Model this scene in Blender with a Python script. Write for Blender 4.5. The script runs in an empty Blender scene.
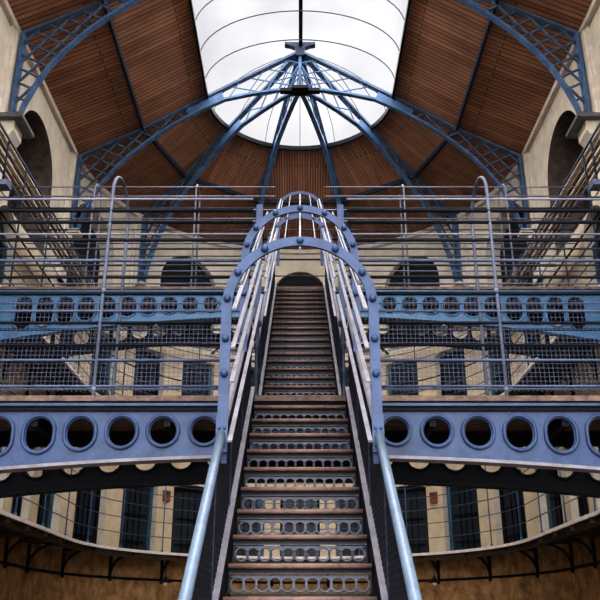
import bpy, math, random
from math import sin, cos, pi, sqrt, atan2, radians
from mathutils import Vector, Matrix
random.seed(7)
sc = bpy.context.scene
COL = sc.collection
ZC = 1.68            # eye height: every z below is written relative to the eye, then lifted by ZC
GROUND = -1.68
F1, F2, F3 = 2.0, 5.75, 8.5
RW, RG = 6.4, 5.42   # wall / gallery edge radius (half width of the hall)
YC = 19.8            # centre of the apse
YS = -2.5             # near end of what is built of the side walls
ZT = 12.5            # top of wall

# ------------------------------------------------------------------ materials
def mat(name, base, rough=.6, metal=0.0, var=.25, scale=6.0, bump=.0, dark=None, spec=.4, bscale=None):
    m = bpy.data.materials.new(name); m.use_nodes = True
    nt = m.node_tree; N = nt.nodes; L = nt.links
    b = N['Principled BSDF']
    b.inputs['Roughness'].default_value = rough; b.inputs['Metallic'].default_value = metal
    b.inputs['Specular IOR Level'].default_value = spec
    tc = N.new('ShaderNodeTexCoord')
    n = N.new('ShaderNodeTexNoise'); n.inputs['Scale'].default_value = scale; n.inputs['Detail'].default_value = 6
    n.inputs['Roughness'].default_value = .65
    L.new(tc.outputs['Object'], n.inputs['Vector'])
    r = N.new('ShaderNodeValToRGB')
    d = dark or [c*(1-var) for c in base]
    l = [min(1, c*(1+var*.6)) for c in base]
    r.color_ramp.elements[0].position = .3; r.color_ramp.elements[1].position = .7
    r.color_ramp.elements[0].color = (*d, 1); r.color_ramp.elements[1].color = (*l, 1)
    L.new(n.outputs['Fac'], r.inputs['Fac']); L.new(r.outputs['Color'], b.inputs['Base Color'])
    if bump:
        n2 = N.new('ShaderNodeTexNoise'); n2.inputs['Scale'].default_value = bscale or scale*4; n2.inputs['Detail'].default_value = 4
        L.new(tc.outputs['Object'], n2.inputs['Vector'])
        bp = N.new('ShaderNodeBump'); bp.inputs['Strength'].default_value = bump; bp.inputs['Distance'].default_value = .03
        L.new(n2.outputs['Fac'], bp.inputs['Height']); L.new(bp.outputs['Normal'], b.inputs['Normal'])
    return m

def plank_mat(name, c1, c2, gap, row=.14, length=2.6):
    m = bpy.data.materials.new(name); m.use_nodes = True
    nt = m.node_tree; N = nt.nodes; L = nt.links; b = N['Principled BSDF']
    b.inputs['Roughness'].default_value = .7; b.inputs['Specular IOR Level'].default_value = .25
    uv = N.new('ShaderNodeUVMap'); uv.uv_map = 'UVMap'
    br = N.new('ShaderNodeTexBrick')
    br.inputs['Scale'].default_value = 1; br.inputs['Brick Width'].default_value = length
    br.inputs['Row Height'].default_value = row; br.inputs['Mortar Size'].default_value = .013
    br.inputs['Mortar Smooth'].default_value = .4
    br.inputs['Bias'].default_value = -.1
    br.offset = .37; br.offset_frequency = 2
    br.inputs['Color1'].default_value = (*c1, 1); br.inputs['Color2'].default_value = (*c2, 1); br.inputs['Mortar'].default_value = (*gap, 1)
    L.new(uv.outputs['UV'], br.inputs['Vector'])
    mp = N.new('ShaderNodeMapping'); mp.inputs['Scale'].default_value = (1.2, 14, 1)
    L.new(uv.outputs['UV'], mp.inputs['Vector'])
    n = N.new('ShaderNodeTexNoise'); n.inputs['Scale'].default_value = 1.6; n.inputs['Detail'].default_value = 7; n.inputs['Roughness'].default_value = .7
    L.new(mp.outputs['Vector'], n.inputs['Vector'])
    n3 = N.new('ShaderNodeTexNoise'); n3.inputs['Scale'].default_value = .7; n3.inputs['Detail'].default_value = 3
    L.new(uv.outputs['UV'], n3.inputs['Vector'])
    ad = N.new('ShaderNodeMath'); ad.operation = 'ADD'; L.new(n.outputs['Fac'], ad.inputs[0]); L.new(n3.outputs['Fac'], ad.inputs[1])
    r = N.new('ShaderNodeMapRange'); r.inputs['From Min'].default_value = .7; r.inputs['From Max'].default_value = 1.3
    r.inputs['To Min'].default_value = .55; r.inputs['To Max'].default_value = 1.35
    L.new(ad.outputs[0], r.inputs['Value'])
    mx = N.new('ShaderNodeMix'); mx.data_type = 'RGBA'; mx.blend_type = 'MULTIPLY'; mx.inputs['Factor'].default_value = 1
    L.new(br.outputs['Color'], mx.inputs[6]); L.new(r.outputs['Result'], mx.inputs[7])
    L.new(mx.outputs[2], b.inputs['Base Color'])
    bp = N.new('ShaderNodeBump'); bp.inputs['Strength'].default_value = .5; bp.inputs['Distance'].default_value = .02; bp.invert = True
    L.new(br.outputs['Fac'], bp.inputs['Height']); L.new(bp.outputs['Normal'], b.inputs['Normal'])
    return m

M = {}
M['iron'] = mat('blue_paint', (.033, .057, .130), .45, .0, .35, 5, .15, spec=0.2)
M['iron_teal'] = mat('teal_blue_paint', (.048, .125, .235), .45, .0, .3, 5, .15, spec=0.2)
M['iron_truss'] = mat('truss_blue_paint', (.062, .115, .215), .5, .0, .4, 4, .1, spec=0.15)
M['iron_trussdark'] = mat('greyer_truss_blue_paint', (.075, .105, .165), .5, .0, .4, 4, .1, spec=0.1)  # greyer variant of the truss blue, for top chords and lattice
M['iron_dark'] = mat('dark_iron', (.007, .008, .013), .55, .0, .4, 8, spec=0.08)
M['iron_mid'] = mat('slate_iron', (.022, .030, .052), .5, .0, .4, 8, spec=0.12)
M['rail'] = mat('grey_blue_rail', (.06, .08, .14), .4, .0, .4, 5, spec=0.2)
M['rail_pale'] = mat('pale_rail', (.15, .155, .21), .4, .0, .3, 5)
M['hand'] = mat('pale_blue_tube', (.115, .16, .225), .35, .0, .25, 9, .1)
M['lilac'] = mat('pale_lilac_paint', (.18, .172, .21), .5, .0, .35, 7, .1, spec=0.2)
M['tread'] = mat('worn_oxide_tread', (.165, .098, .078), .6, .0, .5, 14, .2, dark=(.07, .055, .06), spec=0.15)
M['riser'] = mat('riser_iron', (.016, .019, .027), .45, .0, .4, 12, spec=0.12)
M['ring'] = mat('ring_iron', (.085, .095, .125), .5, .0, .4, 12, spec=.15)
M['hoop'] = mat('weathered_hoop_tube', (.11, .13, .19), .5, .0, .4, 5, spec=.2)
M['deck'] = mat('worn_timber_edge', (.13, .085, .068), .8, 0, .5, 9, .3, dark=(.035, .026, .026))
M['cream'] = mat('limewashed_wall', (.58, .465, .33), .9, 0, .22, 2.2, .35, bscale=7, spec=.1)
M['cream_grey'] = mat('greyed_limewash', (.55, .485, .395), .9, 0, .22, 2.2, .35, bscale=7, spec=.1)
M['pale'] = mat('pale_stone', (.56, .50, .43), .9, 0, .22, 3, .3, spec=.1)
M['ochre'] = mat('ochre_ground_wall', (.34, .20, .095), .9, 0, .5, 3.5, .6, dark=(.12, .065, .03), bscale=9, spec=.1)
M['reveal'] = mat('rough_dark_reveal', (.12, .095, .085), .95, 0, .5, 5, .5, spec=.1)
M['corbel'] = mat('grey_corbel_stone', (.10, .10, .11), .9, 0, .4, 6, .5)
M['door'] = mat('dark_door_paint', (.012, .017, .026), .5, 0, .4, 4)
M['doorblue'] = mat('door_frame_paint', (.03, .085, .12), .5, 0, .4, 4)
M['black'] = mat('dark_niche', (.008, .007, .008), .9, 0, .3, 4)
M['edge'] = mat('pale_gallery_edge', (.68, .60, .56), .7, 0, .25, 5)
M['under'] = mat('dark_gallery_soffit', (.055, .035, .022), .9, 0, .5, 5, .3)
M['slat'] = mat('aged_timber_slat', (.30, .19, .10), .85, 0, .5, 6, .3, dark=(.09, .055, .035))
M['slat_pale'] = mat('pale_timber_slat', (.58, .52, .43), .85, 0, .3, 6, .2)
M['flag'] = mat('stone_flags', (.16, .14, .12), .85, 0, .4, 2, .3)
M['redbox'] = mat('red_brown_box', (.20, .065, .035), .6, 0, .3, 8)
M['darkbox'] = mat('dark_box', (.05, .035, .03), .6, 0, .3, 8)
M['enamel'] = mat('white_enamel', (.75, .75, .72), .4, 0, .1, 8)
M['planks'] = plank_mat('brown_ceiling_planks', (.37, .185, .115), (.23, .108, .068), (.02, .009, .007))
M['planks_apse'] = plank_mat('brown_apse_planks', (.33, .165, .105), (.235, .115, .072), (.03, .014, .010), row=.085, length=6)
gl = bpy.data.materials.new('frosted_skylight_glass'); gl.use_nodes = True
nt = gl.node_tree; nt.nodes.clear()
o_ = nt.nodes.new('ShaderNodeOutputMaterial'); t_ = nt.nodes.new('ShaderNodeBsdfTransparent'); g_ = nt.nodes.new('ShaderNodeBsdfTranslucent'); mx_ = nt.nodes.new('ShaderNodeMixShader')
tcg = nt.nodes.new('ShaderNodeTexCoord'); ng = nt.nodes.new('ShaderNodeTexNoise'); ng.inputs['Scale'].default_value = .5
rg = nt.nodes.new('ShaderNodeMapRange'); rg.inputs['From Min'].default_value = .3; rg.inputs['From Max'].default_value = .7; rg.inputs['To Min'].default_value = .03; rg.inputs['To Max'].default_value = .08
nt.links.new(tcg.outputs['Object'], ng.inputs['Vector']); nt.links.new(ng.outputs['Fac'], rg.inputs['Value']); nt.links.new(rg.outputs['Result'], mx_.inputs['Fac'])
t_.inputs['Color'].default_value = (.93, .93, .95, 1); g_.inputs['Color'].default_value = (.75, .76, .78, 1)
nt.links.new(t_.outputs[0], mx_.inputs[1]); nt.links.new(g_.outputs[0], mx_.inputs[2]); nt.links.new(mx_.outputs[0], o_.inputs[0])
M['glass'] = gl

# ------------------------------------------------------------------ mesh helpers
class MB:
    def __init__(s): s.v = []; s.f = []; s.sm = []; s.mi = []; s.uv = {}; s.cur = 0
    def add(s, vs, fs, smooth=False):
        b = len(s.v); s.v += [tuple(p) for p in vs]
        for f in fs:
            s.f.append(tuple(i+b for i in f)); s.sm.append(smooth); s.mi.append(s.cur)
        return s
    def box(s, x0, x1, y0, y1, z0, z1):
        vs = [(x, y, z) for z in (z0, z1) for y in (y0, y1) for x in (x0, x1)]
        return s.add(vs, [(0, 2, 3, 1), (4, 5, 7, 6), (0, 1, 5, 4), (2, 6, 7, 3), (0, 4, 6, 2), (1, 3, 7, 5)])
    def bar(s, p0, p1, w, t, up=(0, 0, 1)):
        p0, p1 = Vector(p0), Vector(p1); d = (p1-p0).normalized(); u = Vector(up)
        a = d.cross(u)
        if a.length < 1e-4: a = d.cross(Vector((1, 0, 0)))
        a.normalize(); c = a.cross(d).normalized()
        vs = []
        for p in (p0, p1):
            for sa, sb in ((-1, -1), (1, -1), (1, 1), (-1, 1)): vs.append(p+a*(sa*w/2)+c*(sb*t/2))
        return s.add(vs, [(3, 2, 1, 0), (4, 5, 6, 7), (0, 1, 5, 4), (1, 2, 6, 5), (2, 3, 7, 6), (3, 0, 4, 7)])
    def tube(s, path, r, n=8, closed=False, rads=None):
        P = [Vector(p) for p in path]; k = len(P); vs = []; prev = None
        for i, p in enumerate(P):
            if closed: t = P[(i+1) % k]-P[i-1]
            else: t = P[min(i+1, k-1)]-P[max(i-1, 0)]
            t.normalize()
            if prev is None:
                a = t.cross(Vector((0, 0, 1)))
                if a.length < 1e-3: a = t.cross(Vector((1, 0, 0)))
            else: a = prev-t*prev.dot(t)
            a.normalize(); prev = a; b = t.cross(a); rr = rads[i] if rads else r
            for j in range(n):
                q = 2*pi*j/n; vs.append(p+a*(rr*cos(q))+b*(rr*sin(q)))
        fs = []
        for i in range(k if closed else k-1):
            for j in range(n):
                i2 = (i+1) % k; fs.append((i*n+j, i*n+(j+1) % n, i2*n+(j+1) % n, i2*n+j))
        if not closed: fs += [tuple(range(n-1, -1, -1)), tuple((k-1)*n+j for j in range(n))]
        return s.add(vs, fs, n > 5)
    def strip(s, path, w, t, side):
        """rectangular section swept on a path; side(i) gives the width direction"""
        P = [Vector(p) for p in path]; k = len(P); vs = []
        for i, p in enumerate(P):
            tn = (P[min(i+1, k-1)]-P[max(i-1, 0)]).normalized()
            a = Vector(side(i) if callable(side) else side); a = (a-tn*a.dot(tn)).normalized(); b = tn.cross(a)
            for sa, sb in ((-1, -1), (1, -1), (1, 1), (-1, 1)): vs.append(p+a*(sa*w/2)+b*(sb*t/2))
        fs = [(3, 2, 1, 0), tuple((k-1)*4+j for j in range(4))]
        for i in range(k-1):
            for j in range(4): fs.append((i*4+j, i*4+(j+1) % 4, i*4+4+(j+1) % 4, i*4+4+j))
        return s.add(vs, fs)
    def lathe(s, c, prof, n=16):
        vs = [(c[0]+r*cos(2*pi*j/n), c[1]+r*sin(2*pi*j/n), c[2]+z) for r, z in prof for j in range(n)]
        fs = [(i*n+j, i*n+(j+1) % n, (i+1)*n+(j+1) % n, (i+1)*n+j) for i in range(len(prof)-1) for j in range(n)]
        fs += [tuple(range(n-1, -1, -1)), tuple((len(prof)-1)*n+j for j in range(n))]
        return s.add(vs, fs, True)
    def prism(s, poly, axis_fn, d0, d1):
        """poly of 2D points; axis_fn(a, b, d) -> 3D"""
        n = len(poly); vs = [axis_fn(a, b, d) for d in (d0, d1) for a, b in poly]
        return s.add(vs, [tuple(range(n-1, -1, -1)), tuple(range(n, 2*n))]+[(i, (i+1) % n, n+(i+1) % n, n+i) for i in range(n)])
    def build(s, name, m, parent=None, label=None, smooth=None, origin=None):
        me = bpy.data.meshes.new(name)
        ox = Vector((0, 0, 0))
        if parent is not None: ox = Vector(parent['_o'])
        elif origin is not None: ox = Vector(origin)
        me.from_pydata([tuple(Vector(p)-ox) for p in s.v], [], s.f)
        ms = m if isinstance(m, (list, tuple)) else [m]
        for q in ms: me.materials.append(M[q])
        me.polygons.foreach_set('use_smooth', s.sm)
        me.polygons.foreach_set('material_index', [min(i, len(ms)-1) for i in s.mi])
        if s.uv:
            u = me.uv_layers.new(name='UVMap')
            for pi_, uvs in s.uv.items():
                for li, q in zip(me.polygons[pi_].loop_indices, uvs): u.data[li].uv = q
        me.update()
        o = bpy.data.objects.new(name, me); COL.objects.link(o)
        if parent is not None:
            o.parent = parent; o['_o'] = list(ox)
        else:
            o.location = ox; o['_o'] = list(ox)
        if label: o['label'] = label
        return o

def tag(o, label=None, cat=None, group=None, kind=None):
    if label: o['label'] = label
    if cat: o['category'] = cat
    if group: o['group'] = group
    if kind: o['kind'] = kind
    return o
def thing(name, loc, label, cat, group=None, kind=None):
    o = bpy.data.objects.new(name, None); COL.objects.link(o); o.location = loc; o['_o'] = list(loc); o.empty_display_size = .2
    return tag(o, label, cat, group, kind)
def link_copy(o, parent, offset=None):
    c = o.copy(); COL.objects.link(c); c.parent = parent
    if offset is not None: c.location = Vector(o.location)+Vector(offset)
    return c
def copy_tree(root, loc, rz=0, label=None):
    r = root.copy(); COL.objects.link(r); r.location = loc; r.rotation_euler = (0, 0, rz); r['_o'] = list(loc)
    if label: r['label'] = label
    for ch in list(root.children):
        c = ch.copy(); COL.objects.link(c); c.parent = r
        for g in list(ch.children):
            d = g.copy(); COL.objects.link(d); d.parent = c
    return r

# ------------------------------------------------------------------ plan of the hall: s runs along the U-shaped wall
HALF = pi*RW/2
def U(s, r=RW, z=0.):
    """point on the U at arc position s (measured on the wall radius), offset radius r"""
    a = abs(s); sg = 1 if s >= 0 else -1
    if a <= HALF:
        th = a/RW; return Vector((sg*r*sin(th), YC+r*cos(th), z))
    return Vector((sg*r, YC-(a-HALF), z))
def Un(s):
    a = abs(s); sg = 1 if s >= 0 else -1
    if a <= HALF:
        th = a/RW; return Vector((sg*sin(th), cos(th), 0))
    return Vector((sg, 0, 0))
SMAX = HALF+YC-YS
def upath(r, z, s0=-SMAX, s1=SMAX, step=.28):
    ks = sorted(set([s0, s1]+[k for k in (-HALF, HALF) if s0 < k < s1]+[s0+(s1-s0)*i/max(1, int((s1-s0)/step)) for i in range(int((s1-s0)/step)+1)]))
    out = []; last = None
    for k in ks:
        if last is not None and k-last < .02: continue
        if abs(k) > HALF+.3 and abs(k) < SMAX-.3 and (int(abs(k)/step) % 4): last = k; continue
        out.append(U(k, r, z)); last = k
    return out

# openings: (s, half width, z bottom, z spring, rise)
door_s = [radians(a)*RW for a in (0, 15.5, 31, 47, 63.5, 80.5)]+[HALF+v for v in (.78, 2.55, 4.35, 6.15, 7.95, 9.75)]
doors = []
for lev, (zb, zs, rise) in enumerate(((F1+.02, 3.98, .14), (F2+.02, 8.0, .14))):
    ds = door_s if lev == 0 else door_s[:6]+[HALF+3.95, HALF+6.9, HALF+9.8]
    for i, s in enumerate(ds):
        if lev == 1 and s > HALF: zs, rise = 7.98, .62
        for sg in ((1, -1) if s else (1,)): doors.append((sg*s, .62 if lev == 0 else (.56 if s < HALF else .68), zb, zs, rise, lev, i))
arch_s = [0, radians(36)*RW, radians(74.3)*RW, HALF+2.8, HALF+7.7, HALF+12.6]
arches = []
for i, s in enumerate(arch_s):
    hw = (.92, 1.04, 1.25, 1.33, 1.33, 1.33)[i]
    for sg in ((1, -1) if s else (1,)): arches.append((sg*s, hw, F3+.1, 11.72-hw, hw, 2, i))
openings = doors+arches
def ztop(op, s):
    sC, hw, zb, zs, rise = op[:5]
    q = min(1, abs(s-sC)/hw); return zs+rise*sqrt(max(0, 1-q*q))

def wall(name, s0, s1, label):
    cuts = {round(s0, 4), round(s1, 4)}
    n = int((s1-s0)/.3)
    for i in range(n+1): cuts.add(round(s0+(s1-s0)*i/n, 4))
    ops = [o for o in openings if o[0]+o[1] > s0+.01 and o[0]-o[1] < s1-.01]
    for o in ops:
        for k in range(17):
            q = o[0]-o[1]*cos(pi*k/16); 
            if s0 <= q <= s1: cuts.add(round(q, 4))
    cs = sorted(cuts); cs = [c for i, c in enumerate(cs) if i == 0 or c-cs[i-1] > .0006]
    lo, up = MB(), MB()
    for a, b in zip(cs, cs[1:]):
        m = (a+b)/2
        act = sorted([o for o in ops if abs(m-o[0]) < o[1]], key=lambda o: o[2])
        za = zb = GROUND
        def quad(mb, z0a, z1a, z0b, z1b):
            if mb is up:
                if min(z1a, z1b) > F3-.1 and max(z0a, z0b) < F3-.1:
                    quad(mb, z0a, F3-.1, z0b, F3-.1); quad(mb, F3-.1, z1a, F3-.1, z1b); return
                mb.cur = 2 if min(z0a, z0b) > F3-.15 else 0
            p = [U(a, RW, z0a), U(b, RW, z0b), U(b, RW, z1b), U(a, RW, z1a)]
            mb.add(p, [(0, 1, 2, 3)])
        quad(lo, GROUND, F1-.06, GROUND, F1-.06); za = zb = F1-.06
        for o in act:
            quad(up, za, o[2], zb, o[2]); za, zb = ztop(o, a), ztop(o, b)
        quad(up, za, ZT, zb, ZT)
    for mb in (lo,): 
        pass
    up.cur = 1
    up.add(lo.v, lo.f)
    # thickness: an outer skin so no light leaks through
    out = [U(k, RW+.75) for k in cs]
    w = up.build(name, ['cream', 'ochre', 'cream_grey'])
    return tag(w, label, 'wall', kind='structure')
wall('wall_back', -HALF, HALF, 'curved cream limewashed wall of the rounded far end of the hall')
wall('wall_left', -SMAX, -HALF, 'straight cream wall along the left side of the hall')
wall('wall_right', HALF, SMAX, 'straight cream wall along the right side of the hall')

ordn = ['middle', 'first', 'second', 'third', 'fourth', 'fifth', 'sixth', 'seventh', 'eighth', 'ninth', 'tenth', 'eleventh']
def opening_outline(o, n=20):
    sC, hw, zb, zs, rise = o[:5]
    pts = [(sC-hw, zb)]+[(sC-hw*cos(pi*k/n), zs+rise*sin(pi*k/n)) for k in range(n+1)]+[(sC+hw, zb)]
    return pts
cnt = {'door': 0, 'window': 0}
def fill_opening(o, lev, i, depth):
    nm = 'door' if lev < 2 else 'window'; cnt[nm] += 1
    side = '' if o[0] == 0 else (' right' if o[0] > 0 else ' left')
    if lev < 2: lab = f'dark cell door {"on the lower" if lev == 0 else "on the upper"} gallery, {ordn[i]}{side} of the hall axis'
    else: lab = f'tall round-arched dark opening under the ceiling, {ordn[i]}{side} of the hall axis'
    base = U(o[0], RW, o[2])
    t = thing(f'{nm}_{cnt[nm]}', base, lab, 'door' if lev < 2 else 'window', kind='structure')
    pts = opening_outline(o); mb = MB(); n = len(pts)
    vs = [U(s, RW, z) for s, z in pts]+[U(s, RW, z)+Un(o[0])*depth for s, z in pts]
    mb.add(vs, [(j, j+1, n+j+1, n+j) for j in range(n-1)]+[(n-1, 0, n, 2*n-1)])
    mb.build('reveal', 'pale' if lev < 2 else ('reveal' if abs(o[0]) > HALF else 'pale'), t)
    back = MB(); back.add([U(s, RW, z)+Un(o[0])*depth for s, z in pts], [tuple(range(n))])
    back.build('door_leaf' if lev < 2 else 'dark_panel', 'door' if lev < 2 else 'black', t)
    c = U(o[0], RW)+Un(o[0])*(depth-.05); tx = Vector((Un(o[0]).y, -Un(o[0]).x, 0)); nn = Un(o[0])
    if lev < 2:
        fr = MB()
        for q in (-o[1]+.05, o[1]-.05):
            fr.bar(c+tx*q+Vector((0, 0, o[2])), c+tx*q+Vector((0, 0, o[3])), .1, .08, nn)
        fr.bar(c+tx*(-o[1])+Vector((0, 0, o[3])), c+tx*o[1]+Vector((0, 0, o[3])), .08, .08, nn)
        fr.build('door_frame', 'doorblue' if (i+lev) % 2 else 'iron_dark', t)
        pl = MB()
        for q in (-.2, .0, .2): pl.bar(c+tx*q+Vector((0, 0, o[2]+.1)), c+tx*q+Vector((0, 0, o[3]-.1)), .025, .03, nn)
        for q in (.35, 1.1): pl.bar(c-tx*.4+Vector((0, 0, o[2]+q)), c+tx*.4+Vector((0, 0, o[2]+q)), .03, .09, nn)
        pl.build('strap', 'iron_dark', t)
    return t
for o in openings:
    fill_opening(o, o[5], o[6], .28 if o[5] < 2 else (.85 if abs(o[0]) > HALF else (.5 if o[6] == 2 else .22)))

# ground floor
fl = MB(); fl.add([(-8, -6, GROUND), (8, -6, GROUND), (8, 28, GROUND), (-8, 28, GROUND)], [(0, 1, 2, 3)])
tag(fl.build('floor', 'flag'), 'worn stone floor of the hall', 'floor', kind='structure')
# string course on the ground wall, wall head
tr = MB(); tr.tube(upath(RW-.03, 1.33), .035, 6); tag(tr.build('trim_1', 'iron_dark'), 'thin dark pipe run along the ochre ground wall', 'trim', kind='structure')
tr = MB(); tr.strip(upath(RW-.05, ZT-.04), .14, .12, (0, 0, 1)); tag(tr.build('trim_2', 'pale'), 'pale stone wall head under the plank ceiling', 'trim', kind='structure')
# pilasters beside the trusses
PIL = [(radians(18)*RW), radians(54)*RW, HALF, HALF+5.1, HALF+10.2]
k = 3
for s in PIL:
    for sg in (1, -1):
        c = U(sg*s); n_ = Un(sg*s); tx = Vector((n_.y, -n_.x, 0)); mb = MB()
        for (w, d, z0, z1) in ((.62, .06, F3+.1, ZT-.1), (.40, .11, F3+.1, ZT-.02), (.74, .1, F3+.1, F3+.35)):
            mb.bar(c-n_*(d/2-.02)+Vector((0, 0, z0)), c-n_*(d/2-.02)+Vector((0, 0, z1)), w, d+.04, n_)
        tag(mb.build(f'trim_{k}', 'pale'), f'pale stone pilaster behind a roof truss foot, {"right" if sg > 0 else "left"} number {ordn[PIL.index(s)+1]} from the axis', 'pilaster', kind='structure'); k += 1

# ------------------------------------------------------------------ ceiling
RP, RS = 4.5, 2.73
ZP, ZS, ZA = 13.42, 14.52, 16.2
cel = thing('ceiling', (0, YC, ZT), 'sloping brown plank ceiling around the skylight', 'ceiling', kind='structure')
RTOP = RW+.02
def side_panel(sg, y0, y1, r0, z0, r1, z1):
    mb = MB(); L = sqrt((r1-r0)**2+(z1-z0)**2)
    ny = 1
    mb.add([(sg*r0, y0, z0), (sg*r0, y1, z0), (sg*r1, y1, z1), (sg*r1, y0, z1)], [(0, 1, 2, 3) if sg < 0 else (3, 2, 1, 0)])
    u = [(0, y0), (0, y1), (L, y1), (L, y0)]
    mb.uv[0] = u if sg < 0 else u[::-1]
    mb.build('plank_panel', 'planks', cel)
for sg in (1, -1):
    for y0, y1 in ((YS, 4.5), (4.5, 9.6), (9.6, 14.7), (14.7, YC)):
        side_panel(sg, y0, y1, RTOP, ZT, RP, ZP); side_panel(sg, y0, y1, RP, ZP, RS, ZS)
def apse_panel(t0, t1, inner):
    mb = MB(); n = 10; tm = (t0+t1)/2
    def rp(t): return RP*cos((t1-t0)/2)/cos(t-tm)
    for i in range(n):
        a, b = t0+(t1-t0)*i/n, t0+(t1-t0)*(i+1)/n; q = []
        for t, lowhigh in ((a, 0), (b, 0), (b, 1), (a, 1)):
            if inner: r, z = (rp(t), ZP) if lowhigh == 0 else (RS, ZS)
            else: r, z = (RTOP, ZT) if lowhigh == 0 else (rp(t), ZP)
            q.append((r*sin(t), YC+r*cos(t), z))
        mb.add(q, [(0, 1, 2, 3)])
        ux, uy = sin(tm), cos(tm); vx, vy = cos(tm), -sin(tm)
        mb.uv[i] = [((p[0]*ux+(p[1]-YC)*uy)*1.15, p[0]*vx+(p[1]-YC)*vy) for p in q]
    mb.build('plank_panel', 'planks_apse', cel)
for kk in range(5):
    t0 = radians(-90+36*kk); 
    apse_panel(t0, t0+radians(36), False); apse_panel(t0, t0+radians(36), True)
for sg in (1, -1):
    mb = MB(); mb.bar((sg*RP, YS, ZP-.07), (sg*RP, YC, ZP-.07), .07, .16); mb.build('purlin', 'iron_mid', cel)
for kk in range(5):
    a, b = radians(-90+36*kk), radians(-54+36*kk)
    mb = MB(); mb.bar((RP*sin(a), YC+RP*cos(a), ZP-.07), (RP*sin(b), YC+RP*cos(b), ZP-.07), .09, .13); mb.build('purlin', 'iron_mid', cel)

# ------------------------------------------------------------------ skylight
sky = thing('window_100', (0, YC, ZS), 'long glazed skylight with a rounded far end along the roof ridge', 'skylight', kind='structure')
def gprof(q):
    th = q*pi/2; return RS*cos(th), ZS+2.0*sin(th)
def sprof(q, k=14):   # q in 0..1 from edge to ridge
    th = q*pi/2; return RS*cos(th)**1.0, ZS+1.55*sin(th)
g = MB(); K = 14
rows = []
ys = [YS+(YC-YS)*i/12 for i in range(13)]
prof = [gprof(i/K) for i in range(K+1)]; full = [(-r, z) for r, z in prof]+[(r, z) for r, z in prof[-2::-1]]
for y in ys: rows.append([(x, y, z) for x, z in full])
vs = [p for r in rows for p in r]; m_ = len(full)
g.add(vs, [(i*m_+j, i*m_+j+1, (i+1)*m_+j+1, (i+1)*m_+j) for i in range(12) for j in range(m_-1)], True)
A = 30; vs = [(r*sin(-pi/2+pi*a/A), YC+r*cos(-pi/2+pi*a/A), z) for a in range(A+1) for r, z in prof]
g.add(vs, [(a*(K+1)+j, a*(K+1)+j+1, (a+1)*(K+1)+j+1, (a+1)*(K+1)+j) for a in range(A) for j in range(K)], True)
g.build('glass', 'glass', sky)
prof = [sprof(i/K) for i in range(K+1)]; full = [(-r, z) for r, z in prof]+[(r, z) for r, z in prof[-2::-1]]
for y in (6., 7.2, 8.4, 9.6, 10.8, 12., 13.2, 14.4, 15.6, 16.8, 18.0, 19.2):
    mb = MB(); mb.tube([(x, y, z-.03) for x, z in full], .016, 6); mb.build('glazing_bar', 'iron_mid', sky)
for a in range(-3, 4):
    th = radians(a*24); mb = MB(); mb.tube([(r*sin(th), YC+r*cos(th), z-.03) for r, z in prof], .010, 5); mb.build('glazing_bar', 'iron_mid', sky)
mb = MB(); mb.bar((0.02, YS, 16.3), (0.02, YC, 16.3), .11, .14); mb.build('ridge_beam', 'iron_dark', sky)
mb = MB()
kp = [(-RS+.02, YS, ZS-.08)]+[(-RS+.02, YC, ZS-.08)]+[((RS-.02)*sin(radians(a)), YC+(RS-.02)*cos(radians(a)), ZS-.08) for a in range(-84, 85, 6)]+[(RS-.02, YC, ZS-.08), (RS-.02, YS, ZS-.08)]
mb.strip(kp, .14, .06, (0, 0, 1)); mb.build('skylight_kerb', 'iron_dark', sky)

# ------------------------------------------------------------------ roof trusses
top = [(6.21, 12.42), (4.5, 13.34), (2.8, 14.40), (0, 16.08)]
bot = [(6.06, 10.12), (5.98, 10.5), (5.80, 11.0), (5.55, 11.52), (5.24, 11.98), (4.84, 12.46), (4.38, 12.90), (3.67, 13.48), (2.92, 13.98), (2.2, 14.36), (1.4, 14.56), (.7, 14.68), (0, 14.72)]
leg = [(6.20, 10.06), (6.21, 12.42)]
def clip_lines(poly, ang, step):
    """segments of parallel lines inside a polygon"""
    d = (cos(ang), sin(ang)); nrm = (-d[1], d[0])
    pr = [p[0]*nrm[0]+p[1]*nrm[1] for p in poly]; segs = []
    c = math.floor(min(pr)/step)*step+step*.5
    while c < max(pr):
        hits = []
        for i in range(len(poly)):
            a, b = poly[i], poly[(i+1) % len(poly)]; fa = pr[i]-c; fb = pr[(i+1) % len(poly)]-c
            if fa*fb < 0:
                t = fa/(fa-fb); p = (a[0]+(b[0]-a[0])*t, a[1]+(b[1]-a[1])*t); hits.append((p[0]*d[0]+p[1]*d[1], p))
        hits.sort()
        for i in range(0, len(hits)-1, 2):
            if hits[i+1][0]-hits[i][0] > .06: segs.append((hits[i][1], hits[i+1][1]))
        c += step
    return segs
sp_poly = leg+top[1:3]+[b for b in bot[::-1] if b[0] >= 2.9]
up_poly = [(2.75, 14.36), (0, 16.08), (0, 14.74)]+[b for b in bot[::-1] if .1 < b[0] < 2.3]
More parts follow.
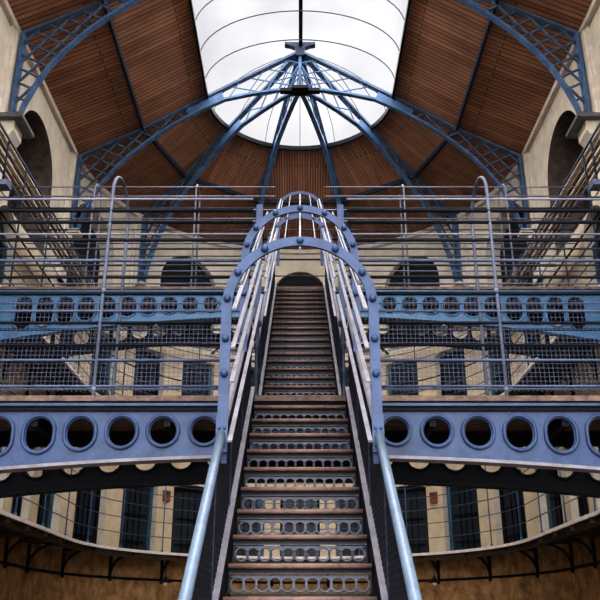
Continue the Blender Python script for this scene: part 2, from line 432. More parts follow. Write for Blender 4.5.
def half_truss(t, sg, F):
    """F(r, z, w): a point at r from the axis, height z, w across the plane"""
    e = F(0, 0, 1)-F(0, 0, 0)
    mb = MB(); mb.strip([F(sg*r, z, 0) for r, z in top], .17, .07, e); mb.build('top_chord', 'iron_trussdark', t)
    mb = MB(); mb.strip([F(sg*r, z, 0) for r, z in bot], .14, .065, e); mb.build('bottom_chord', 'iron_truss', t)
    mb = MB(); mb.strip([F(sg*r, z, 0) for r, z in leg], .20, .07, e)
    mb.strip([F(sg*6.30, 10.06, 0), F(sg*6.0, 10.06, 0)], .24, .06, e); mb.build('wall_leg', 'iron_truss', t)
    lt = MB()
    for q in (radians(27), radians(-52)):
        for a, b in clip_lines(sp_poly, q, .33): lt.strip([F(sg*a[0], a[1], 0), F(sg*b[0], b[1], 0)], .055, .035, e)
    lt.build('spandrel_lattice', 'iron_trussdark', t)
    lt = MB()
    for q in (radians(12), radians(-62)):
        for a, b in clip_lines(up_poly, q, .42): lt.strip([F(sg*a[0], a[1], 0), F(sg*b[0], b[1], 0)], .03, .025, e)
    lt.build('apex_lattice', 'iron_truss', t)
    mb = MB()
    pl = [(3.3, 14.0), (2.75, 14.34), (2.3, 14.62), (2.2, 14.36), (2.92, 14.06), (3.25, 13.85)]
    mb.prism(pl, lambda a, b, d: F(sg*a, b, d), -.03, .03); mb.build('gusset_plate', 'iron_truss', t)
def truss(y, label):
    t = thing('roof_truss', (0, y, 10.06), label, 'truss', 'full-width roof trusses')
    for sg in (1, -1): half_truss(t, sg, lambda r, z, w: Vector((r, y+w, z)))
    return t
truss(14.7, 'blue lattice roof truss spanning the hall nearest, cut off by the top of the picture')
tr2 = truss(YC, 'blue lattice roof truss seen whole, spanning the hall and peaking under the skylight')
mb = MB(); mb.box(-.58, .58, YC-.09, YC+.09, 14.62, 14.72); mb.box(-.24, .24, YC-.2, YC+.2, 14.64, 14.74); mb.build('lower_hub', 'iron_dark', tr2)
mb = MB(); mb.prism([(-.12, 15.9), (.12, 15.9), (.16, 16.2), (.3, 16.27), (.46, 16.3), (.46, 16.38), (-.46, 16.38), (-.46, 16.3), (-.3, 16.27), (-.16, 16.2)], lambda a, b, d: (a, YC+d, b), -.09, .09); mb.build('upper_hub', 'iron_mid', tr2)
mb = MB(); mb.tube([(0, YC, 14.7), (0, YC, 16.1)], .05, 8); mb.build('king_rod', 'iron_truss', tr2)
# apse ribs: half trusses from the hub to the rounded wall
names = {-54: 'far left', -18: 'inner left', 18: 'inner right', 54: 'far right'}
rib0 = None
for a in (-54, -18, 18, 54):
    lab = {-54: 'blue lattice half rib of the rounded end, leftmost of the four', -18: 'blue lattice half rib of the rounded end, just left of the middle ceiling panel',
           18: 'blue lattice half rib of the rounded end, just right of the middle ceiling panel', 54: 'blue lattice half rib of the rounded end, rightmost of the four'}[a]
    if rib0 is None:
        rib0 = thing('apse_rib', (0, YC, 10.06), lab, 'truss', 'apse half ribs')
        half_truss(rib0, 1, lambda r, z, w: Vector((w, YC+r, z)))
        rib0.rotation_euler = (0, 0, -radians(a))
    else: copy_tree(rib0, (0, YC, 10.06), -radians(a), lab)
# stone corbels under the truss feet
def corbel(s, big, lab):
    c = U(s); n_ = Un(s); tx = Vector((n_.y, -n_.x, 0))
    t = thing('stone_corbel', c+Vector((0, 0, 9.4)), lab, 'corbel', 'stone corbels under the truss feet')
    def ax(a, b, d): return c-n_*a+tx*d+Vector((0, 0, b))
    w = .42 if big else .2; d_ = .58 if big else .42
    mb = MB(); mb.prism([(-.02, 10.05), (d_, 10.05), (d_, 9.97), (d_-.06, 9.95), (-.02, 9.95)], ax, -w, w); mb.build('corbel_slab', 'corbel' if big else 'pale', t)
    mb = MB(); mb.prism([(-.02, 9.96), (d_-.2, 9.96), (d_-.2, 9.72), (d_-.32, 9.55), (-.02, 9.5)], ax, -w*.62, w*.62); mb.build('corbel_block', 'pale', t)
for s in PIL[:4]:
    for sg in (-1, 1):
        w = 'left' if sg < 0 else 'right'
        nm = {0: 'on the far wall just %s of the axis', 1: 'on the curved wall midway round to the %s', 2: 'on the %s at the start of the curve', 3: 'on the near %s wall, largest in view'}[PIL.index(s)] % w
        corbel(sg*s, PIL.index(s) == 3, 'stone corbel carrying a blue truss foot '+nm)

# ------------------------------------------------------------------ galleries
def posts_at(lo, hi, step):
    n = int((hi-lo)/step); return [lo+step*i for i in range(n+1)]
def gallery(nm, z, rails, post_h, label, rail_m, post_m, step, phase=0.):
    t = thing(nm, (0, YC+RG, z), label, 'gallery')
    inn, outp = upath(RG, z), upath(RW+.02, z)
    ks = []
    mb = MB(); S = [-SMAX+2*SMAX*i/160 for i in range(161)]
    vs = []
    for s in S: vs += [U(s, RG+.02, z), U(s, RW+.02, z), U(s, RW+.02, z-.05), U(s, RG+.02, z-.05)]
    fs = []
    for i in range(160):
        for j in range(4): fs.append((i*4+j, i*4+(j+1) % 4, i*4+4+(j+1) % 4, i*4+4+j))
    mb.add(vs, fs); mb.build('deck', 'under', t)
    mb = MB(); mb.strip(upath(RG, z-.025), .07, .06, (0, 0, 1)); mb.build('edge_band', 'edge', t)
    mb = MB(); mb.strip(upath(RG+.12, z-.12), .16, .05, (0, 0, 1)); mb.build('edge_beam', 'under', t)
    for h, r, mm in rails:
        mb = MB(); mb.tube(upath(RG+.02, z+h), r, 6); mb.build('rail', mm, t)
    smax = HALF+YC-8.5
    s = -smax+phase
    first = None
    while s <= smax:
        mb = MB(); p = U(s, RG+.02, z-.04); mb.tube([p, p+Vector((0, 0, post_h+.04))], .017, 6); mb.lathe(p+Vector((0, 0, .04)), [(.035, 0), (.035, .05), (.02, .08)], 8)
        mb.build('post', post_m, t)
        s += step
    return t
def bracket_mesh(mb, s, z):
    c = U(s); n_ = Un(s); tx = Vector((n_.y, -n_.x, 0)); up = Vector((0, 0, 1))
    mb.bar(c-n_*.03+up*(z-.68), c-n_*.03+up*(z-.06), .06, .07, n_)
    mb.bar(c-n_*.0+up*(z-.09), c-n_*(RW-RG-.06)+up*(z-.09), .06, .07, up)
    cv = [c-n_*(.05+.72*(1-cos(q)))+up*(z-.60+.5*sin(q)) for q in [pi/2*i/9 for i in range(10)]]
    mb.strip(cv, .05, .05, tx)
    mb.lathe(c-n_*.05+up*(z-.78), [(.02, 0), (.05, .05), (.05, .1), (.03, .14)], 8)
G1 = gallery('lower_gallery', F1, [(.40, .012, 'rail'), (.80, .012, 'rail'), (1.2, .014, 'rail'), (1.55, .012, 'rail'), (1.85, .012, 'rail'), (2.15, .012, 'rail')], 2.2,
             'lower gallery walkway with pale edge and thin blue railing around the rounded end', 'rail', 'iron_teal', 1.78, .3)
G2 = gallery('upper_gallery', F2, [(.3, .012, 'rail'), (.62, .012, 'rail'), (.95, .016, 'rail'), (1.28, .022, 'iron_dark'), (1.65, .012, 'rail'), (1.98, .012, 'rail'), (2.25, .012, 'iron_mid'), (2.45, .012, 'rail')], 2.75,
             'upper gallery walkway with tall caged railing along both side walls', 'rail', 'iron_mid', 1.7, .4)
for t, z in ((G1, F1), (G2, F2)):
    for base in [radians(a)*RW for a in (7.7, 23.2, 39, 55, 72)]+[HALF-.1+1.55*i for i in range(8)]:
        for sg in (1, -1):
            mb = MB(); bracket_mesh(mb, sg*base, z); mb.build('bracket', 'iron_dark', t)
    # joists under the straight runs
    for i in range(10):
        for sg in (1, -1):
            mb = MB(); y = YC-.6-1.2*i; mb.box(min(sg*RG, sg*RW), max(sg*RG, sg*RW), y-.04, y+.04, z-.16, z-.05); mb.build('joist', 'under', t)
# slatted catwalk over the upper gallery
cw = thing('slatted_catwalk', (0, YC+RG, F3), 'narrow slatted timber catwalk high above the upper gallery, below the arches', 'catwalk')
for i, (r, mm, zz) in enumerate(((RG+.02, 'rail', 0), (RG+.10, 'slat_pale', 0), (RG+.21, 'slat', .0), (RG+.32, 'slat_pale', .0), (RG+.43, 'slat', .0), (RG+.53, 'rail_pale', .0))):
    mb = MB(); mb.strip(upath(r, F3), .075 if 'slat' in mm else .04, .03, lambda i, : (0, 0, 1)) if False else mb.strip(upath(r, F3), .03, .075 if 'slat' in mm else .04, (0, 0, 1))
    mb.build('slat', mm, cw)
for i in range(5):
    for sg in (1, -1):
        y = YC-1.3-3.4*i; mb = MB(); mb.box(min(sg*RG, sg*RW), max(sg*RG, sg*RW), y-.03, y+.03, F3-.08, F3-.02); mb.build('cross_bar', 'iron_mid', cw)
for a in (-80, -63, -45, -27, -9, 9, 27, 45, 63, 80):
    s = radians(a)*RW; mb = MB(); mb.bar(U(s, RG, F3-.05), U(s, RW, F3-.05), .06, .06); mb.build('cross_bar', 'iron_mid', cw)

# ------------------------------------------------------------------ girders with round holes
def ray_poly(c, d, poly):
    best = None
    for i in range(len(poly)):
        a, b = poly[i], poly[(i+1) % len(poly)]
        ex, ez = b[0]-a[0], b[1]-a[1]; den = d[0]*ez-d[1]*ex
        if abs(den) < 1e-9: continue
        t = ((a[0]-c[0])*ez-(a[1]-c[1])*ex)/den; u = ((a[0]-c[0])*d[1]-(a[1]-c[1])*d[0])/den
        if t > 0 and -1e-6 <= u <= 1+1e-6 and (best is None or t < best): best = t
    return (c[0]+d[0]*best, c[1]+d[1]*best)
def stad(c, r, Lh, d):
    if abs(d[0]) > 1e-6:
        t = r/abs(d[0])
        if abs(t*d[1]) <= Lh: return (c[0]+d[0]*t, c[1]+d[1]*t)
    cz = Lh if d[1] > 0 else -Lh
    b = d[1]*cz; q = b*b-(cz*cz-r*r); t = b+sqrt(max(0, q)); return (c[0]+d[0]*t, c[1]+d[1]*t)
PITCH = .37; X0 = .857-PITCH/2
def gdepth(x): return .57+.0165*x*x
def girder(mb, y, zdeck, th=.03, xmax=RG, hole_r=.118, margin=.12, ringside=(-1,)):
    zt = zdeck-.17
    def zb(x): return zdeck-gdepth(x)
    cells = []; n = int((xmax-X0)/PITCH)
    for sg in (1, -1):
        for k in range(n): cells.append((sg*(X0+k*PITCH), sg*(X0+(k+1)*PITCH)))
    def plain(xa, xb):
        for yy, fl in ((y-th/2, 0), (y+th/2, 1)):
            q = [(xa, yy, zb(xa)), (xb, yy, zb(xb)), (xb, yy, zt), (xa, yy, zt)]; mb.add(q, [(0, 1, 2, 3) if not fl else (3, 2, 1, 0)])
    for j in range(4): plain(-X0+2*X0*j/4, -X0+2*X0*(j+1)/4)
    for sg in (1, -1):
        xa, xb = sg*(X0+n*PITCH), sg*xmax; plain(min(xa, xb), max(xa, xb))
    for xa, xb in cells:
        xa, xb = min(xa, xb), max(xa, xb); xm = (xa+xb)/2
        poly = [(xa, zb(xa)), (xb, zb(xb)), (xb, zt), (xa, zt)]
        ztop_h = zt-.062; zbot_h = max(zb(xa), zb(xb))+margin
        H = (ztop_h-zbot_h)/2; r = min(hole_r, H); Lh = H-r; c = (xm, (ztop_h+zbot_h)/2)
        an = sorted([2*pi*j/36 for j in range(36)]+[atan2(p[1]-c[1], p[0]-c[0]) % (2*pi) for p in poly])
        n_ = len(an); outer = []; inner = []
        for q in an:
            d = (cos(q), sin(q)); outer.append(ray_poly(c, d, poly)); inner.append(stad(c, r, Lh, d))
        for yy, fl in ((y-th/2, 0), (y+th/2, 1)):
            vs = [(p[0], yy, p[1]) for p in outer]+[(p[0], yy, p[1]) for p in inner]
            mb.add(vs, [((j, (j+1) % n_, n_+(j+1) % n_, n_+j) if not fl else (n_+j, n_+(j+1) % n_, (j+1) % n_, j)) for j in range(n_)])
        vs = [(p[0], y-th/2, p[1]) for p in inner]+[(p[0], y+th/2, p[1]) for p in inner]
        mb.add(vs, [(j, (j+1) % n_, n_+(j+1) % n_, n_+j) for j in range(n_)], True)
        path = [(p[0]+(p[0]-c[0])*.06, p[1]) for p in inner]
        for sd in ringside:
            yo = y+sd*(th/2+.012)
            ring = []
            for q in [2*pi*j/36 for j in range(36)]:
                p = stad(c, r+.022, Lh, (cos(q), sin(q))); ring.append((p[0], yo, p[1]))
            mb.tube(ring, .017, 6, closed=True)
    # flanges
    N = 40; xs = [-xmax+2*xmax*j/N for j in range(N+1)]
    return [(x, y, zb(x)-.012) for x in xs], zt
def bridge(nm, y0, y1, zdeck, label, gm, front_rails, rear_rails, cage_h, hoops, posts, mesh_h, rear_gap, gap=.47, hoop_back=None, leg_back=None):
    t = thing(nm, (0, y0, zdeck), label, 'footbridge')
    HB = hoop_back or y1
    # deck planks across
    dk = MB(); x = -RG
    dk.box(-RG, RG, y0-.06, y1+.04, zdeck-.085, zdeck-.045)
    dk.build('deck', 'deck', t)
    ed = MB(); ed.box(-RG, RG, y0-.09, y0-.055, zdeck-.092, zdeck-.042); ed.build('deck_edge', 'deck', t, label='worn brown timber deck edge')
    for nmg, y, rs in (('front_girder', y0, (-1,)), ('rear_girder', y1, (-1,))):
        mb = MB(); pth, zt = girder(mb, y, zdeck, ringside=rs, hole_r=.118 if gm == 'iron' else .148)
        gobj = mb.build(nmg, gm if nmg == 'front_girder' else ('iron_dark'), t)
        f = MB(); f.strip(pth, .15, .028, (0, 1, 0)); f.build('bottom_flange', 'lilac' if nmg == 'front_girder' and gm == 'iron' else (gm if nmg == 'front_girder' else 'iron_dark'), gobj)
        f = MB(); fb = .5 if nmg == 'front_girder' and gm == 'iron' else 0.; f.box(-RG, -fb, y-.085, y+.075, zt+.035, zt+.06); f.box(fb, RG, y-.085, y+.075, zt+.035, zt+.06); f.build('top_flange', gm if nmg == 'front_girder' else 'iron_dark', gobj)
        f = MB(); f.box(-RG, RG, y-.05, y+.04, zt, zdeck-.086); f.build('deck_bearer', 'iron_dark', gobj)  # near-black colour also stands in for shade beneath the deck edge
    for j in range(9):
        x = -4.8+1.2*j
        mb = MB(); mb.box(x-.03, x+.03, y0+.02, y1-.02, zdeck-.30, zdeck-.14); mb.build('cross_beam', 'iron_dark', t)
    for h, r, mm in front_rails:
        for sg in (1, -1):
            mb = MB(); mb.tube([(sg*gap, y0, zdeck+h), (sg*RG, y0, zdeck+h)], r, 6); mb.build('rail', mm, t)
    for h, r, mm in rear_rails:
        if rear_gap:
            for sg in (1, -1):
                mb = MB(); mb.tube([(sg*gap, HB, zdeck+h), (sg*RG, HB, zdeck+h)], r, 6); mb.build('rail', mm, t)
        else:
            mb = MB(); mb.tube([(-RG, HB, zdeck+h), (RG, HB, zdeck+h)], r, 6); mb.build('rail', mm, t)
    for x in hoops:
        lb = leg_back or HB; ym = (y0+lb)/2; rr = (lb-y0)/2
        zz = zdeck+cage_h-rr*.8
        pt = [(x, y0, zdeck-.25), (x, y0, zz)]+[(x, ym-rr*cos(q), zz+rr*.8*sin(q)) for q in [pi*i/14 for i in range(1, 14)]]+[(x, lb, zz), (x, lb, zdeck-.1)]
        mb = MB(); mb.tube(pt, .018, 8)
        for zq in (zdeck+.02, zdeck+1.0): mb.lathe((x, y0, zq), [(.02, 0), (.028, .02), (.02, .04)], 8)
        mb.build('hoop_post', posts, t)
    if mesh_h:
        for sg in (1, -1):
            mb = MB(); xa, xb = .5, 4.2; xx = xa
            while xx < xb:
                mb.bar((sg*xx, y0+.02, zdeck+.02), (sg*xx, y0+.02, zdeck+mesh_h), .003, .003, (0, 1, 0)); xx += .042
            zz = zdeck+.04
            while zz < zdeck+mesh_h+.01:
                mb.bar((sg*xa, y0+.02, zz), (sg*xb, y0+.02, zz), .003, .003, (0, 1, 0)); zz += .042
            mb.build('wire_mesh', 'rail', t)
    return t
FA = [(.07, .012, 'rail'), (.32, .014, 'rail'), (.47, .012, 'iron_dark'), (.69, .016, 'iron_dark'), (.81, .012, 'rail'), (.99, .020, 'iron_dark'), (1.16, .014, 'iron_dark'), (1.34, .016, 'rail'), (1.56, .016, 'iron_dark'), (1.76, .018, 'iron_dark'), (1.89, .020, 'iron_dark'), (2.02, .012, 'rail_pale')]
RA = [(.3, .010, 'rail'), (.6, .010, 'rail'), (.95, .014, 'iron_dark'), (1.25, .010, 'rail'), (1.48, .010, 'rail'), (1.7, .012, 'iron_mid'), (1.9, .012, 'iron_mid'), (2.08, .012, 'rail_pale'), (2.24, .012, 'rail_pale')]
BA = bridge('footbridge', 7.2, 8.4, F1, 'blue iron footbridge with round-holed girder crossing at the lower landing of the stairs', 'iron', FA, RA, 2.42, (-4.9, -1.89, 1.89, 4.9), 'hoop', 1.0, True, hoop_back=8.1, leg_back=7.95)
FB = [(.3, .012, 'rail'), (.6, .012, 'iron_mid'), (.95, .018, 'iron_dark'), (1.3, .012, 'rail'), (1.6, .012, 'iron_mid'), (1.85, .014, 'rail_pale'), (2.05, .012, 'rail_pale')]
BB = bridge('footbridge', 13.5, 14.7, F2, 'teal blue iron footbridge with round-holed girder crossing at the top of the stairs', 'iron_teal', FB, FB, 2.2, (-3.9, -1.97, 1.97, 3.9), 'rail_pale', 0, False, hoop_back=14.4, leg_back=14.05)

# ------------------------------------------------------------------ iron staircase
ST = thing('iron_staircase', (0, 2.07, GROUND), 'iron staircase with pierced risers, mesh sides and arched cage rising to both bridges', 'staircase')
HW = .40
def riser_mesh(mb, hw, y, z0, h):
    mb.cur = 0
    mb.box(-hw, hw, y, y+.012, z0, z0+.026)
    n = 11; sp = 2*hw*.96/n; r = .038; cz = z0+.036+r
    for x in (-hw+.006, hw-.006): mb.box(x-.006, x+.006, y, y+.012, z0+.01, z0+h-.03)
    zt = cz+r+.002
    mb.box(-hw, hw, y+.002, y+.010, zt+.014, z0+h-.02)
    mb.cur = 1
    for i in range(n):
        cx = -hw*.96+sp*(i+.5)
        mb.tube([(cx+r*cos(2*pi*j/18), y+.004, cz+r*sin(2*pi*j/18)) for j in range(18)], .007, 5, closed=True)
    mb.box(-hw, hw, y, y+.012, zt, zt+.006)
    for i in range(n+1):   # pierced band of little triangles
        cx = -hw*.96+sp*i
        if abs(cx) < hw-.02:
            mb.add([(cx-.015, y, zt+.001), (cx+.015, y, zt+.001), (cx, y, zt-.024), (cx-.015, y+.012, zt+.001), (cx+.015, y+.012, zt+.001), (cx, y+.012, zt-.024)], [(0, 2, 1), (3, 4, 5), (0, 3, 5, 2), (1, 2, 5, 4)])
    mb.box(-hw, hw, y-.002, y+.012, zt+.014, zt+.019)
    mb.cur = 0
def flight(y0, z0, g, h, n, hw, risers_to, first_z=None):
    tr0 = ri0 = None
    for k in range(n):
        y = y0+g*k; z = z0+h*(k+1)
        if k < n-1 or True:
            if tr0 is None:
                mb = MB(); mb.box(-hw, hw, y-.012, y+g+.02, z-.030, z)
                mb.tube([(-hw, y-.012, z-.015), (hw, y-.012, z-.015)], .015, 8)
                tr0 = mb.build('tread', 'tread', ST)
                mb = MB(); riser_mesh(mb, hw, y+.02, z-h, h); ri0 = mb.build('riser', ['riser', 'ring'], tr0, label='pierced riser with a row of iron rings')
                yz0 = (y, z)
            else:
                c = link_copy(tr0, ST, (0, y-yz0[0], z-yz0[1])); link_copy(ri0, c)
S1 = .184/.27; S2 = .1875/.271
flight(2.07, GROUND, .27, .184, 19, HW, 19)
# landing nosing
mb = MB(); mb.box(-.46, .46, 7.19, 8.36, F1-.078, F1-.046); mb.build('landing', 'tread', ST)
mb = MB(); riser_mesh(mb, HW, 7.22, F1-.184, .184); mb.build('riser', ['riser', 'ring'], ST)
flight(8.35, F1, .271, .1875, 19, HW+.01, 19)
mb = MB(); riser_mesh(mb, HW, 13.48, F2-.1875, .1875); mb.build('riser', ['riser', 'ring'], ST)
def z1(y): return .16+S1*(y-4.5)       # nosing line, flight one
def z2(y): return F1+.1875+S2*(y-8.35)
for sg in (1, -1):
    mb = MB()   # stringer: web and bottom flange
    x = sg*(HW+.02)
    ya, yb = 1.95, 7.22
    ax = lambda a, b, d: Vector((d, a, b))
    mb.prism([(ya, max(GROUND, z1(ya)-.30)), (yb, z1(yb)-.28), (yb, z1(yb)+.05), (ya, z1(ya)+.05)], ax, x-.008, x+.008)
    fg = MB(); fg.bar((x+sg*.012, ya, z1(ya)+.05), (x+sg*.012, yb, z1(yb)+.05), .036, .018, (0, 0, 1))
    mb.bar((x+sg*.012, ya+.3, z1(ya+.3)-.29), (x+sg*.012, yb, z1(yb)-.29), .05, .016, (0, 0, 1))
    so = mb.build('stringer', 'iron_dark', ST); fg.build('flange', 'lilac', so, label='pale top flange')
    mb = MB(); x = sg*(HW+.03); ya, yb = 8.30, 13.5
    mb.prism([(ya, z2(ya)-.26), (yb, z2(yb)-.26), (yb, z2(yb)+.05), (ya, z2(ya)+.05)], ax, x-.008, x+.008)
    fg = MB(); fg.bar((x+sg*.012, ya, z2(ya)+.05), (x+sg*.012, yb, z2(yb)+.05), .05, .02, (0, 0, 1))
    so = mb.build('stringer', 'iron_dark', ST); fg.build('flange', 'lilac', so, label='pale top flange')
    # handrails
    x = sg*.455
    hx = lambda y: sg*(.455-.016*(4.66-y))
    hp = [(hx(2.), 2.0, GROUND), (hx(2.), 2.0, z1(2.0)+.6), (hx(2.08), 2.08, z1(2.0)+.78)]+[(hx(2.3+i*.6), 2.3+i*.6, z1(2.3+i*.6)+.8) for i in range(5)]
    mb = MB(); mb.tube(hp[2:7]+[(x, 4.66, z1(4.66)+.8)], .026, 12); mb.tube(hp[:2]+[hp[2]], .03, 10)
    mb.lathe((x, 4.66, z1(4.66)+.765), [(.02, 0), (.036, .015), (.036, .05), (.02, .07)], 10)
    mb.build('handrail', 'hand', ST)
    mb = MB(); mb.tube([(x, 4.66, z1(4.66)+.8), (x, 7.3, z1(7.3)+.8)], .024, 10); mb.build('handrail', 'lilac', ST)
    mb = MB(); mb.tube([(x, 8.2, z2(8.2)+.8), (x, 13.5, z2(13.5)+.8)], .024, 10); mb.build('handrail', 'lilac', ST)
    # side mesh, diamond wire
    for (ya, yb, zf, xm) in ((2.1, 7.2, z1, sg*.452), (8.35, 13.45, z2, sg*.455)):
        mb = MB(); st = .05; hgt = .72; n = int((yb-ya)/st); sl = (zf(yb)-zf(ya))/(yb-ya)
        for i in range(n):
            y = ya+i*st; dy = min(.36, yb-y)
            q = dy/.36
            mb.bar((xm, y, zf(y)+.06), (xm, y+dy, zf(y+dy)+.06+hgt*q), .010, .008, (1, 0, 0))
            y = yb-i*st; dy = min(.36, y-ya); q = dy/.36
            mb.bar((xm, y, zf(y)+.06), (xm, y-dy, zf(y-dy)+.06+hgt*q), .010, .008, (1, 0, 0))
        mb.build('side_mesh', 'iron_dark', ST)
        y = ya+.45
        while y < yb-.2:
            mb = MB(); mb.bar((xm, y, zf(y)+.03), (xm, y, zf(y)+.79), .02, .02, (1, 0, 0)); mb.build('mesh_upright', 'iron_mid', ST); y += .9
# arched cage hoops with bolts and long bars
def hoop_pts(zf, y, r, hl, hs, n=26):
    z = zf(y); pts = [(-r, y, z+hl), (-r, y, z+hs)]
    pts += [(-r*cos(pi*i/n), y, z+hs+r*sin(pi*i/n)) for i in range(1, n)]
    return pts+[(r, y, z+hs), (r, y, z+hl)]
def at_len(pts, f):
    P = [Vector(p) for p in pts]; L = [0]
    for a, b in zip(P, P[1:]): L.append(L[-1]+(b-a).length)
    q = f*L[-1]
    for i in range(len(P)-1):
        if L[i+1] >= q-1e-9:
            u = (q-L[i])/max(1e-9, L[i+1]-L[i]); return P[i]+(P[i+1]-P[i])*u
    return P[-1]
fr = [.055, .17, .28, .385, .445, .5, .555, .615, .72, .83, .945]
fr = [.06, .18, .285, .39, .45, .5, .55, .61, .715, .82, .94]
fr = [.05, .16, .226, .304, .36, .43, .5, .57, .64, .696, .774, .84, .95]
bolt0 = None
def hoop(zf, y, r, hl, hs, m, bolts):
    global bolt0
    pts = hoop_pts(zf, y, r, hl, hs)
    mb = MB(); mb.strip(pts, .075, .016, lambda i: (0, 1, 0)) if False else None
    # flat bar seen face on: wide in the plane of the hoop
    P = [Vector(p) for p in pts]; mb = MB(); mb.strip(pts, .022, .062, (0, 1, 0))
    h = mb.build('cage_hoop', m, ST)
    if bolts:
        for f in fr:
            p = at_len(pts, f)
            b = MB(); b.tube([p+Vector((0, -.018, 0)), p+Vector((0, -.034, 0)), p+Vector((0, -.044, 0))], .02, 10, rads=[.024, .022, .010]); b.build('bolt', 'iron', h)
    return pts
R1 = .45
for i, y in enumerate((4.64, 6.05)):
    hoop(z1, y, R1, .62 if i == 0 else .8, 1.58 if i == 0 else 1.62, 'iron', i < 2)
for i, y in enumerate((10.3, 13.45, 14.35)):
    hoop(z2 if i < 2 else (lambda q: F2), y, .43, .8, 1.50, 'iron', i == 0)
pa, pb = hoop_pts(z1, 4.64, R1-.05, .62, 1.58), hoop_pts(z1, 7.95, R1-.05, .62, 1.58)
for f in fr:
    a, b = at_len(pa, f), at_len(pb, f); mb = MB(); c = Vector((0, a.y, z1(4.64)+1.5))
    rad = (a-Vector((0, a.y, max(a.z if a.z < z1(4.64)+1.58 else 0, z1(4.64)+1.58)))); 
    mb.bar(a-Vector((0, .06, .06*S1)), b, .012, .027, (1, 0, 0) if abs(a.x) > .38 else (0, 0, 1)); mb.build('cage_bar', 'lilac', ST)
pa, pb = hoop_pts(z2, 8.6, .40, .8, 1.52), hoop_pts(z2, 13.5, .40, .8, 1.52)
for f in fr:
    if f == .5: continue
    a, b = at_len(pa, f), at_len(pb, f); mb = MB()
    mb.bar(a, b, .012, .026, (1, 0, 0) if abs(a.x) > .34 else (0, 0, 1)); mb.build('cage_bar', 'lilac', ST)
# posts with plates under the first hoop
for sg in (1, -1):
    mb = MB(); x = sg*R1; z = z1(4.64); mb.box(x-.034, x+.034, 4.605, 4.625, z+.68, z+.90)
    for dz in (.72, .82):
        for dx in (-.016, .016): mb.lathe((x+dx, 4.605, z+dz), [(.008, -.008), (.011, 0), (.008, .008)], 8)
    mb.build('hoop_plate', 'iron', ST)
    # newel at the far side of the landing
    mb = MB(); x = sg*.455; y = 8.12; z = F1
    mb.lathe((x, y, z), [(.05, 0), (.05, .04), (.02, .07), (.02, .18), (.034, .2), (.034, .24), (.018, .27), (.018, .44), (.034, .47), (.034, .51), (.018, .54), (.018, .74), (.034, .77), (.034, .8), (.02, .84), (.02, .98), (.045, 1.0), (.045, 1.05)], 10)
    nw = mb.build('landing_newel', 'iron_mid', ST)
    mb = MB(); mb.box(x-.035, x+.035, y-.03, y+.03, z+1.05, z+2.45); mb.build('newel_post', 'iron', nw, label='square blue post')

# ------------------------------------------------------------------ pendant lamps under the lower gallery
lamp0 = None
for sg in (-1, 1):
    th = radians(42)*sg; R = 5.62; p = Vector((R*sin(th), YC+R*cos(th), 1.22))
    lab = 'small hanging lamp with flared dark shade under the lower gallery, %s of the stairs' % ('left' if sg < 0 else 'right')
    if lamp0 is None:
        t = lamp0 = thing('pendant_lamp', p, lab, 'lamp', 'pendant lamps under the lower gallery')
        mb = MB(); mb.lathe(p, [(.18, 0), (.185, .012), (.10, .06), (.05, .10), (.035, .16)], 18); mb.build('lamp_shade', 'iron_dark', t)
        mb = MB(); mb.tube([p+Vector((0, 0, .15)), p+Vector((0, 0, F1-.05-1.22))], .012, 6); mb.build('rod', 'iron_dark', t)
        mb = MB(); mb.lathe(p, [(.02, -.075), (.055, -.05), (.06, -.02), (.035, 0.0)], 12); mb.build('bulb', 'enamel', t)
    else: copy_tree(lamp0, p, 0, lab)
# small boxes on the wall between the cell doors
for s_deg, dz, mm, lab in ((-39, 1.55, 'redbox', 'small red-brown box on the lower wall left of the stairs, between two cell doors'), (39, 1.5, 'redbox', 'small red-brown box on the lower wall right of the stairs, between two cell doors'),
                           (55, 1.78, 'darkbox', 'small dark box on the lower wall far right, between two cell doors'), (-55, 1.95, 'darkbox', 'small dark box on the lower wall far left, between two cell doors')):
    s = radians(s_deg)*RW; c = U(s); n_ = Un(s)
    t = thing('wall_box', c+Vector((0, 0, F1+dz)), lab, 'box', 'wall boxes')
    mb = MB(); mb.bar(c-n_*.05+Vector((0, 0, F1+dz)), c-n_*.05+Vector((0, 0, F1+dz+.32)), .22, .10, n_); mb.build('case', mm, t)
    mb = MB(); mb.bar(c-n_*.105+Vector((0, 0, F1+dz+.2)), c-n_*.105+Vector((0, 0, F1+dz+.28)), .16, .02, n_); mb.build('lid', 'darkbox', t)
# flat shaded floodlights on the catwalk near the frame edges
for sg in (-1, 1):
    p = Vector((sg*5.46, 13.0, 7.5)); t = thing('flood_lamp', p, 'flat grey lamp hung on the catwalk cage near the %s wall' % ('left' if sg < 0 else 'right'), 'lamp', 'catwalk lamps')
    mb = MB(); mb.prism([(-.13, 0), (.13, 0), (.1, .12), (-.1, .12)], lambda a, b, d: p+Vector((d, a, b)), -.13, .13); mb.build('housing', 'hoop', t)
    mb = MB(); mb.tube([p+Vector((0, 0, .12)), p+Vector((0, 0, F3-7.5-.02))], .02, 6); mb.build('stem', 'iron_mid', t)

# lift everything so that the ground is z = 0
for o in list(COL.objects):
    if o.parent is None: o.location.z += ZC
for o in COL.objects:
    if '_o' in o: del o['_o']

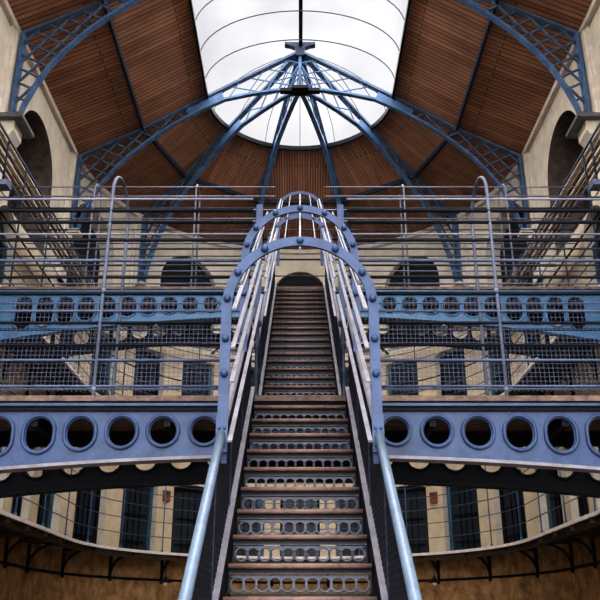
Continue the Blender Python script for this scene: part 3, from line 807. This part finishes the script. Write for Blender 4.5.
# ------------------------------------------------------------------ light
w = bpy.data.worlds.new('overcast'); sc.world = w; w.use_nodes = True
nt = w.node_tree; bg = nt.nodes['Background']
tc = nt.nodes.new('ShaderNodeTexCoord'); nz = nt.nodes.new('ShaderNodeTexNoise'); nz.inputs['Scale'].default_value = 1.5; nz.inputs['Detail'].default_value = 3
rp = nt.nodes.new('ShaderNodeValToRGB'); rp.color_ramp.elements[0].color = (.62, .64, .68, 1); rp.color_ramp.elements[1].color = (.98, .98, 1, 1)
rp.color_ramp.elements[0].position = .3; rp.color_ramp.elements[1].position = .65
nt.links.new(tc.outputs['Generated'], nz.inputs['Vector']); nt.links.new(nz.outputs['Fac'], rp.inputs['Fac']); nt.links.new(rp.outputs['Color'], bg.inputs['Color'])
bg.inputs['Strength'].default_value = .66
def light(kind, loc, rot, energy, size=1, color=(1, 1, 1), sy=None):
    l = bpy.data.lights.new('light', kind); l.energy = energy; l.color = color
    if kind == 'AREA':
        l.size = size
        if sy: l.shape = 'RECTANGLE'; l.size_y = sy
    elif kind == 'SUN': l.angle = size
    else: l.shadow_soft_size = size
    o = bpy.data.objects.new('lamp_'+kind.lower(), l); COL.objects.link(o); o.location = loc; o.rotation_euler = rot; return o
light('SUN', (0, 10, 30), (0, 0, 0), 20, radians(172), (1, .985, .96))
light('SUN', (0, -30, 12), (radians(83), 0, 0), 1.5, radians(36), (1, .96, .92))  # added fill sun from behind the eye, brightens the far walls
light('AREA', (0, -4.5, .6), (radians(118), 0, 0), 200, 9, (1, .95, .9), 3)  # added unseen fill, low behind the eye, aimed up to lift the ceiling

# ------------------------------------------------------------------ camera
cd = bpy.data.cameras.new('camera'); cam = bpy.data.objects.new('camera', cd); COL.objects.link(cam)
cam.location = (0, 0, ZC); cam.rotation_euler = (radians(90+22.1), 0, 0)
cd.sensor_width = 36; cd.sensor_fit = 'HORIZONTAL'; cd.lens = 36*812/600; cd.clip_end = 200; cd.clip_start = .05
sc.camera = cam
sc.view_settings.view_transform = 'Standard'; sc.view_settings.look = 'Medium High Contrast'; sc.view_settings.exposure = 0; sc.view_settings.gamma = 1
